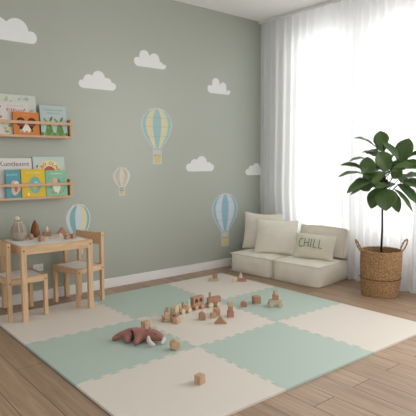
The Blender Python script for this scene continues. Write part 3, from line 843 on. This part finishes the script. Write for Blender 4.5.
for li, (p0, p1, wd, mode) in enumerate(LEAVES):
    p0 = Vector(p0); p1 = Vector(p1); d = p1 - p0; L_ = d.length; d.normalize()
    # branch from the trunk, leaving below the leaf base
    s0 = on_trunk(max(.80, min(1.22, p0.z - .07 - (p0 - Vector((BX, BY, p0.z))).length * .3)))
    mid = s0.lerp(p0, .5) + Vector((0, 0, -.008))
    tube(stems, [s0 - off, mid - off, p0 - off], [.0035, .0028, .002], 6)
    nrm = (Vector((0, 0, 1)) * .8 + camdir * .55) if mode == 'u' else (camdir + Vector((0, 0, .3)))
    rr_ = random.Random(li); nrm = nrm + Vector((rr_.uniform(-.3, .3), rr_.uniform(-.3, .3), rr_.uniform(-.15, .15)))
    side = d.cross(nrm).normalized(); nrm = side.cross(d).normalized()
    if nrm.z < 0 and mode == 'u': nrm = -nrm
    b = bmesh.new(); nl, nw = 14, 8; g = []
    for i in range(nl + 1):
        s = i / nl
        # obovate, fiddle shaped: narrow base, broad upper third, rounded tip
        wprof = (math.sin(PI * s ** .80) ** .75) * (.62 + .38 * s ** 1.2) * (1 - .12 * math.exp(-((s - .33) / .1) ** 2)) if 0 < s < 1 else 0.02
        row = []
        for k in range(nw + 1):
            u = -1 + 2 * k / nw
            fold = .16 * wd * abs(u) ** 1.3 * wprof                  # folded up along the midrib
            wd_ = wd
            wave = .05 * wd * math.sin(s * 17 + li + (1.6 if u > 0 else 0)) * abs(u) ** 2 * wprof
            droop = -.16 * L_ * s * s + .06 * L_ * math.sin(PI * s)
            ridge = .007 * wd * math.cos(s * 46 - abs(u) * 8) * (1 - abs(u)) * wprof
            p = p0 + d * (L_ * s) + side * (wd * .66 * u * wprof) + nrm * (fold + wave + ridge * 3) + Vector((0, 0, droop * (.5 if mode == 'f' else 1)))
            p.x = min(p.x, 2.935)
            row.append(b.verts.new(p - off))
        g.append(row)
    for i in range(nl):
        for k in range(nw): b.faces.new((g[i][k], g[i][k + 1], g[i + 1][k + 1], g[i + 1][k])).smooth = True
    bmesh.ops.remove_doubles(b, verts=b.verts[:], dist=1e-5)
    # midrib as raised cord in the same blade
    mr_ = [g_[nw // 2] for g_ in g if g_[nw // 2].is_valid]
    cps = [v.co.copy() for v in mr_]
    tube(b, cps, [.0022 * (1 - .7 * i / len(cps)) + .0004 for i in range(len(cps))], 5, mi=1)
    lf = obj('leaf', b, [M['leaf'], M['vein']], pt)
    sm = lf.modifiers.new('solid', 'SOLIDIFY'); sm.thickness = .0007
obj('branches', stems, M['bark'], pt)

# ---------------------------------------------------------------- things on the table
ZT = .545 - .002
def block(name, loc, rz, bm_, m, label, cat='toy block', group='wooden toy blocks', bevel=.0025, smooth=False):
    o = obj(name, bm_, m, bevel=bevel, smooth=smooth); o.location = loc; o.rotation_euler = (0, 0, rz); tag(o, label, cat, group); return o
def cube(s, h=None, d=None): return bx(-s / 2, s / 2, -(d or s) / 2, (d or s) / 2, 0, h or s)
# knitted bag
t = empty('drawstring_bag', (.238, -.005, ZT), 0, 'grey knitted drawstring bag standing at the left of the play table', 'bag')
prof = [(.046, 0), (.055, .006), (.057, .03), (.056, .06), (.052, .09), (.043, .112), (.032, .128), (.025, .135), (.028, .144), (.030, .152), (.020, .154), (.008, .148)]
b = lathe(bmesh.new(), [(r, z) for r, z in prof], 64, lambda i, j, a, z: (.0035 * math.sin(a * 9) * min(1, z / .06) + .0018 * (1 if (i + j) % 2 else -1)))
ob_ = obj('bag_body', b, M['knit'], t); s_ = ob_.modifiers.new('sub', 'SUBSURF'); s_.levels = s_.render_levels = 1
b = bmesh.new()
for k in range(10):
    zz = .01 + k * .0105; rr = .0565 if k < 7 else .0565 - (k - 6) * .0035
    tube(b, [((rr + .002 * math.sin(i * .9 + k)) * math.cos(2 * PI * i / 48), (rr + .002 * math.sin(i * .9 + k)) * math.sin(2 * PI * i / 48), zz) for i in range(48)], .0022, 5, closed=True)
o = obj('knit_rows', b, M['knit'], t)
b = bmesh.new(); tube(b, [(.027 * math.cos(2 * PI * i / 24), .027 * math.sin(2 * PI * i / 24), .135) for i in range(24)], .004, 6, closed=True)
tube(b, [(-.01, -.026, .135), (-.016, -.046, .112), (-.018, -.060, .085), (-.018, -.066, .07)], .003, 6); tube(b, [(.01, -.026, .135), (.014, -.046, .112), (.02, -.062, .09)], .003, 6)
obj('drawstring', b, M['puff'], t)
b = bmesh.new(); bmesh.ops.create_icosphere(b, subdivisions=3, radius=.020)
for v in b.verts: v.co = v.co * (1 + .08 * noise.noise(v.co * 150)) + Vector((-.012, -.004, .160))
obj('pompom', b, M['puff'], t, smooth=True)
b = lathe(bmesh.new(), [(.018, 0), (.028, .006), (.0345, .03), (.034, .05), (.028, .08), (.018, .108), (.009, .126), (.003, .134)], 40)
block('wooden_tree', (.378, .035, ZT), 0, b, M['walnut'], 'tall dark brown teardrop-shaped wooden tree on the play table', 'toy', None, 0)
b = lathe(bmesh.new(), [(.008, 0), (.015, .004), (.0185, .018), (.016, .032), (.009, .043), (.002, .047)], 28)
block('wooden_egg', (.312, -.055, ZT), 0, b, M['toy_dark'], 'small brown egg-shaped wooden toy beside the knitted bag', 'toy', None, 0)
block('wooden_block', (.338, -.190, ZT), R(14), cube(.037, .042), M['toy_dark'], 'brown cube at the front of the play table, left of centre')
b = bx(-.030, .030, -.018, .018, 0, .034); block('wooden_block', (.470, .03, ZT), R(-8), b, M['toy_dark'], 'flat brown block under a pale peg on the play table')
b = lathe(bmesh.new(), [(.0145, 0), (.0145, .018), (.013, .026), (.009, .034), (.006, .042), (.002, .045)], 24)
block('wooden_peg', (.468, .028, ZT + .034), 0, b, M['toy_pale'], 'pale wooden peg standing on a flat brown block on the table', 'toy', None, 0)
# little house: cream and rose bases with a red roof
block('wooden_block', (.540, -.066, ZT), R(-10), cube(.030, .026), M['toy_pale'], 'pale cube under the small triangular red roof on the table')
block('wooden_block', (.572, -.058, ZT), R(-10), cube(.028, .026), M['toy_red'], 'rose cube beside the pale one under the triangular roof on the table')
b = bmesh.new(); prism(b, [(-.040, 0), (.040, 0), (0, .048)], -.016, .016)
block('roof_block', (.556, -.062, ZT + .026), R(-10), b, M['toy_red'], 'red triangular roof block on top of two small cubes on the play table')
block('wooden_block', (.528, -.215, ZT), R(12), cube(.036, .032), M['toy_dark'], 'brown cube near the front right of the play table, left of its twin')
block('wooden_block', (.582, -.200, ZT), R(24), cube(.036, .032), M['toy_dark'], 'brown cube nearest the right front corner of the play table')
b = bx(-.028, .028, -.008, .008, 0, .008); block('wooden_plank', (.452, -.12, ZT), R(-4), b, M['toy_pale'], 'thin pale wooden strip lying in the middle of the play table')

# ---------------------------------------------------------------- toys on the mat
ZM = TH
def wheels(t, xs, yw, r, wth, m, spokes=True):
    for x in xs:
        for sy in (-1, 1):
            b = bmesh.new(); cyl(b, (0, -wth / 2, 0), (0, wth / 2, 0), r, seg=28); cyl(b, (0, -wth / 2 - .0015, 0), (0, wth / 2 + .0015, 0), r * .3, seg=14)
            obj('wheel', b, m, t, bevel=.0015, loc=(x, sy * yw, r))
def train_part(loc, rz, label): return empty('toy_train_car', loc, rz, label, 'toy train', 'wooden toy train on the cream centre tile')
# locomotive
t = train_part((1.392, -.925, ZM), R(-22), 'wooden toy locomotive with a tall chimney, rightmost of the train')
obj('chassis', bx(-.062, .060, -.018, .018, .014, .026), M['toy_dark'], t, bevel=.002)
b = bmesh.new(); pl = [(-.050, .026), (.056, .026), (.056, .074), (.050, .082), (-.002, .078), (-.044, .072), (-.050, .066)]; prism(b, pl, -.020, .020)
obj('body', b, M['toy_dark'], t, bevel=.004)
b = bmesh.new(); cyl(b, (-.030, 0, .070), (-.030, 0, .108), .0085, seg=18); cyl(b, (-.030, 0, .106), (-.030, 0, .113), .010, seg=18); obj('chimney', b, M['toy_dark'], t, bevel=.0015)
wheels(t, (-.030, .036), .026, .020, .010, M['toy_pale'])
obj('coupling', bx(-.078, -.058, -.004, .004, .018, .024), M['toy_dark'], t)
# passenger car
t = train_part((1.262, -.885, ZM), R(5), 'wooden toy passenger car with two round-topped windows, next to the locomotive')
obj('chassis', bx(-.056, .056, -.018, .018, .014, .026), M['toy_dark'], t, bevel=.002)
b = bmesh.new()     # a body with two real openings
def arch(cx, w_, z0, z1, n=8): return [(cx - w_, z0)] + [(cx - w_ * math.cos(PI * i / n), z1 - w_ + w_ * math.sin(PI * i / n)) for i in range(n + 1)] + [(cx + w_, z0)]
z0, z1 = .026, .096
box(b, -.052, .052, -.020, .020, z0, .052); box(b, -.052, .052, -.020, .020, .084, z1)
for xa, xb in ((-.052, -.040), (-.008, .006), (.038, .052)): box(b, xa, xb, -.020, .020, .052, .084)
for cx in (-.024, .022):
    for s in (-1, 1):
        prism(b, [(cx + s * .0161, .084), (cx + s * .0161, .066), (cx + s * .013, .076), (cx + s * .006, .082), (cx, .084)], -.0195, .0195)
obj('body', b, M['toy_dark'], t)
wheels(t, (-.030, .032), .026, .018, .010, M['toy'])
obj('coupling', bx(-.070, -.054, -.004, .004, .018, .024), M['toy_dark'], t)
obj('coupling', bx(.054, .068, -.004, .004, .018, .024), M['toy_dark'], t)
# flat car
t = train_part((1.125, -.905, ZM), R(-2), 'low wooden toy flat car carrying small pegs, third of the train')
obj('body', bx(-.054, .054, -.019, .019, .016, .044), M['toy'], t, bevel=.003)
wheels(t, (-.028, .030), .025, .018, .010, M['toy_pale'])
obj('coupling', bx(-.070, -.052, -.004, .004, .018, .024), M['toy_dark'], t)
def place_on(loc, rz, x, y, z): c, s = math.cos(rz), math.sin(rz); return (loc[0] + c * x - s * y, loc[1] + s * x + c * y, loc[2] + z)
L0 = (1.125, -.905, ZM)
def cylb(r, h): return cyl(bmesh.new(), (0, 0, 0), (0, 0, h), r, seg=20)
block('wooden_peg', place_on(L0, R(-2), -.014, 0, .044), 0, cylb(.011, .036), M['toy_dark'], 'brown round peg standing on the flat car', 'toy', None, .002)
block('wooden_peg', place_on(L0, R(-2), .036, 0, .044), 0, cylb(.016, .016), M['toy_pale'], 'pale disc lying on the flat car under the mint peg', 'toy', None, .002)
block('wooden_peg', place_on(L0, R(-2), .036, 0, .060), 0, cylb(.012, .028), M['toy_mint'], 'mint green round peg on top of the flat car', 'toy', None, .002)
block('wooden_peg', place_on(L0, R(-2), -.040, 0, .044), 0, cylb(.010, .028), M['toy_pale'], 'pale round peg at the left end of the flat car', 'toy', None, .002)
# arch wagon behind the engine
t = train_part((1.022, -.925, ZM), R(30), 'boxy wooden toy car with an arched olive roof, behind the small front engine')
b = bmesh.new(); pl = [(-.034, .018), (.034, .018), (.034, .066)] + [(.034 * math.cos(PI * i / 10), .066 + .016 * math.sin(PI * i / 10)) for i in range(1, 10)] + [(-.034, .066)]
prism(b, pl, -.02, .02); obj('body', b, M['toy_green'], t, bevel=.002)
wheels(t, (-.018, .018), .023, .014, .008, M['toy_dark'])
# engine at the head
t = train_part((.925, -.965, ZM), R(58), 'small wooden toy engine with a sloping body, leftmost of the train')
obj('chassis', bx(-.048, .030, -.026, .026, .004, .018), M['toy_green'], t, bevel=.002)
b = bmesh.new(); prism(b, [(-.044, .018), (.026, .018), (.026, .062), (.0, .066), (-.020, .066), (-.036, .050)], -.019, .019); obj('body', b, M['toy'], t, bevel=.004)
b = bmesh.new(); cyl(b, (-.008, 0, .064), (-.008, 0, .092), .011, seg=18); obj('chimney', b, M['toy_dark'], t, bevel=.002)
for sx in (-.028, .014):
    for sy in (-1, 1): b = bmesh.new(); cyl(b, (0, -.004, 0), (0, .004, 0), .017, seg=24); obj('wheel', b, M['toy_dark'], t, bevel=.001, loc=(sx, sy * .031, .017))
# hexagonal block with a knob
t = empty('wooden_hexagon_block', (.938, -1.058, ZM), R(10), 'pale six-sided wooden block with a round knob, in front of the train engine', 'toy block', 'wooden toy blocks')
b = cyl(bmesh.new(), (0, 0, 0), (0, 0, .034), .031, .031, seg=6)
for f in b.faces: f.smooth = False
obj('body', b, M['toy'], t, bevel=.003)
b = bmesh.new(); cyl(b, (0, 0, .034), (0, 0, .046), .031, .012, seg=6)
for f in b.faces: f.smooth = False
obj('sloped_top', b, M['toy'], t)
b = lathe(bmesh.new(), [(.010, .044), (.012, .052), (.011, .064), (.004, .070)], 18); obj('knob', b, M['toy_dark'], t)
# single blocks
block('wooden_block', (.476, -1.892, ZM), R(12), cube(.042, .046), M['toy'], 'lone light wooden cube on the cream tile nearest the camera')
b = bmesh.new(); prism(b, [(.031 * math.cos(R(a)), .029 + .031 * math.sin(R(a)) * .98) for a in (30, 90, 150, 210, 270, 330)], -.024, .024)
for v in b.verts: v.co = Matrix.Rotation(R(0), 3, 'Y') @ v.co
o = block('faceted_block', (.644, -1.445, ZM + .0), R(-22), b, M['toy'], 'faceted wooden block in front of the plush toy head'); o.location.z = ZM + .0015
block('wooden_block', (.700, -1.040, ZM), R(8), cube(.046, .060), M['toy'], 'upright wooden block standing behind the plush toy')
b = bmesh.new(); box(b, -.022, .022, -.020, .020, 0, .042); prism(b, [(-.022, .042)] + [(-.022 * math.cos(PI * i / 10), .042 + .014 * math.sin(PI * i / 10)) for i in range(1, 10)] + [(.022, .042)], -.020, .020)
block('domed_block', (1.122, -1.118, ZM), R(-30), b, M['toy_dark'], 'brown wooden block with a domed top, left of the triangle block')
block('wooden_block', (1.212, -1.132, ZM), R(-25), cube(.036), M['toy'], 'small low wooden cube just behind the triangle block')
block('wooden_block', (1.275, -1.098, ZM), R(-25), cube(.044, .050), M['toy'], 'wooden cube behind the triangle block, right of the smaller cube')
b = bmesh.new(); prism(b, [(-.044, 0), (.044, 0), (0, .052)], -.017, .017)
block('triangle_block', (1.170, -1.262, ZM), R(-38), b, M['toy_dark'], 'triangular wooden block standing on the centre tile')
block('wooden_block', (1.322, -1.196, ZM), R(-32), cube(.044), M['toy_red'], 'reddish cube at the bottom of the small tower', group='blocks of the small tower')
block('wooden_block', (1.322, -1.196, ZM + .044), R(-28), cube(.030, .036), M['toy_dark'], 'narrow middle block of the small tower', group='blocks of the small tower')
block('wooden_block', (1.322, -1.196, ZM + .080), R(-34), cube(.044, .034), M['toy_green'], 'pale olive block on top of the small tower', group='blocks of the small tower')
b = bmesh.new(); box(b, -.023, .023, -.018, .018, 0, .030); prism(b, [(-.023, .030), (.023, .030), (.008, .042), (-.008, .042)], -.018, .018); box(b, -.005, .005, -.005, .005, .040, .050)
block('house_block', (1.570, -1.078, ZM), R(-38), b, M['toy_red'], 'small red house-shaped block on the green tile')
block('wooden_block', (1.710, -1.075, ZM), R(-20), cube(.056, .058), M['toy_dark'], 'large brown wooden cube between the red house block and the wagon')
# wagon
WL = (1.760, -1.232, ZM); WR = R(-38)
t = empty('toy_wagon', WL, WR, 'wheeled olive wooden wagon with blocks stacked on it, on the green tile', 'toy')
b = bmesh.new(); prism(b, [(-.052, .028), (.052, .028), (.050, .056), (-.050, .056)], -.02, .02); obj('body', b, M['toy_green'], t, bevel=.003)
wheels(t, (-.034, .036), .024, .021, .012, M['toy_green'])
block('wooden_block', place_on(WL, WR, .0, 0, .056), R(-38), cube(.044, .036), M['toy_red'], 'red block standing on the wheeled wagon', group='blocks stacked on the wagon')
block('wooden_block', place_on(WL, WR, .0, 0, .092), R(-30), cube(.030, .034), M['toy'], 'light brown block topping the wagon stack', group='blocks stacked on the wagon')
# far tile
block('wooden_plank', (1.925, -.302, ZM), R(-40), bx(-.048, .048, -.018, .018, 0, .026), M['toy_green'], 'long low pale block near the wall, under a red block')
block('wooden_block', place_on((1.925, -.302, ZM), R(-40), .012, 0, .026), R(-40), bx(-.022, .022, -.016, .016, 0, .034), M['toy_red'], 'red block resting on the long pale block near the wall')
b = lathe(bmesh.new(), [(.018, 0), (.020, .006), (.017, .014), (.014, .018), (.015, .022), (.009, .034), (.002, .044)], 24)
block('wooden_tree', (2.058, -.436, ZM), 0, b, M['toy_pale'], 'small pale wooden tree beside the red block by the sofa', 'toy', None, 0)
block('wooden_block', (2.118, -.482, ZM), R(-42), bx(-.040, .040, -.018, .018, 0, .034), M['toy_red'], 'long red block under a pale cone, nearest the sofa')
b = lathe(bmesh.new(), [(.017, 0), (.019, .004), (.012, .026), (.004, .046), (.001, .050)], 24)
block('wooden_cone', place_on((2.118, -.482, ZM), R(-42), -.012, 0, .034), 0, b, M['toy_pale'], 'pale wooden cone standing on the long red block', 'toy', None, 0)

# ---------------------------------------------------------------- plush toy
PO = Vector((.56, -1.17, ZM))
pt = empty('plush_toy', PO, 0, 'russet plush toy animal with white tusks lying on the green tile', 'soft toy')
verts, edges_, rad = [], [], []
def sv(p, r, par=None):
    verts.append(Vector(p) - PO); rad.append(r)
    if par is not None: edges_.append((par, len(verts) - 1))
    return len(verts) - 1
z = ZM
h0 = sv((.534, -1.134, z + .041), .041)
c1 = sv((.562, -1.178, z + .043), .042, h0); c2 = sv((.590, -1.222, z + .042), .032, c1); hd_ = sv((.612, -1.262, z + .046), .040, c2)
n1 = sv((.636, -1.294, z + .038), .032, hd_); n2 = sv((.652, -1.318, z + .028), .020, n1)
t1 = sv((.492, -1.108, z + .038), .026, h0); t2 = sv((.452, -1.092, z + .024), .019, t1); t3 = sv((.420, -1.084, z + .011), .010, t2)
l1 = sv((.500, -1.150, z + .028), .026, h0); l2 = sv((.476, -1.176, z + .020), .019, l1); l3 = sv((.468, -1.196, z + .017), .015, l2)
a1 = sv((.535, -1.215, z + .034), .024, c1); a2 = sv((.505, -1.240, z + .022), .019, a1); a3 = sv((.488, -1.262, z + .017), .015, a2)
e1 = sv((.600, -1.245, z + .078), .014, hd_); e2 = sv((.598, -1.240, z + .096), .006, e1)
me = bpy.data.meshes.new('body'); me.from_pydata(verts, edges_, []); bo = bpy.data.objects.new('body', me); C.objects.link(bo)
sk = bo.modifiers.new('skin', 'SKIN'); sk.use_smooth_shade = True
for i, sv_ in enumerate(me.skin_vertices[0].data): sv_.radius = (rad[i], rad[i]); sv_.use_root = (i == 0)
ss = bo.modifiers.new('sub', 'SUBSURF'); ss.levels = ss.render_levels = 2
dg = bpy.context.evaluated_depsgraph_get(); me2 = bpy.data.meshes.new_from_object(bo.evaluated_get(dg))
bpy.data.objects.remove(bo); me2.name = 'body'
for p in me2.polygons: p.use_smooth = True
me2.materials.clear(); me2.materials.append(M['plush'])
bo = bpy.data.objects.new('body', me2); C.objects.link(bo); bo.parent = pt
for pts, rs in (([(.574, -1.268, z + .052), (.556, -1.292, z + .040), (.550, -1.312, z + .030), (.560, -1.332, z + .018), (.574, -1.342, z + .013)], [.008, .013, .015, .013, .008]),
                ([(.654, -1.308, z + .034), (.648, -1.326, z + .024), (.632, -1.338, z + .017), (.612, -1.344, z + .013)], [.014, .015, .012, .008])):
    b = tube(bmesh.new(), [Vector(p) - PO for p in pts], rs, 12)
    o = obj('tusk', b, M['plush_w'], pt); s_ = o.modifiers.new('sub', 'SUBSURF'); s_.levels = s_.render_levels = 2; o['label'] = 'white soft tusk'
b = bmesh.new(); bmesh.ops.create_icosphere(b, subdivisions=2, radius=.0045, matrix=Matrix.Translation(Vector((.602, -1.298, z + .066)) - PO)); obj('eye', b, M['black'], pt, smooth=True)
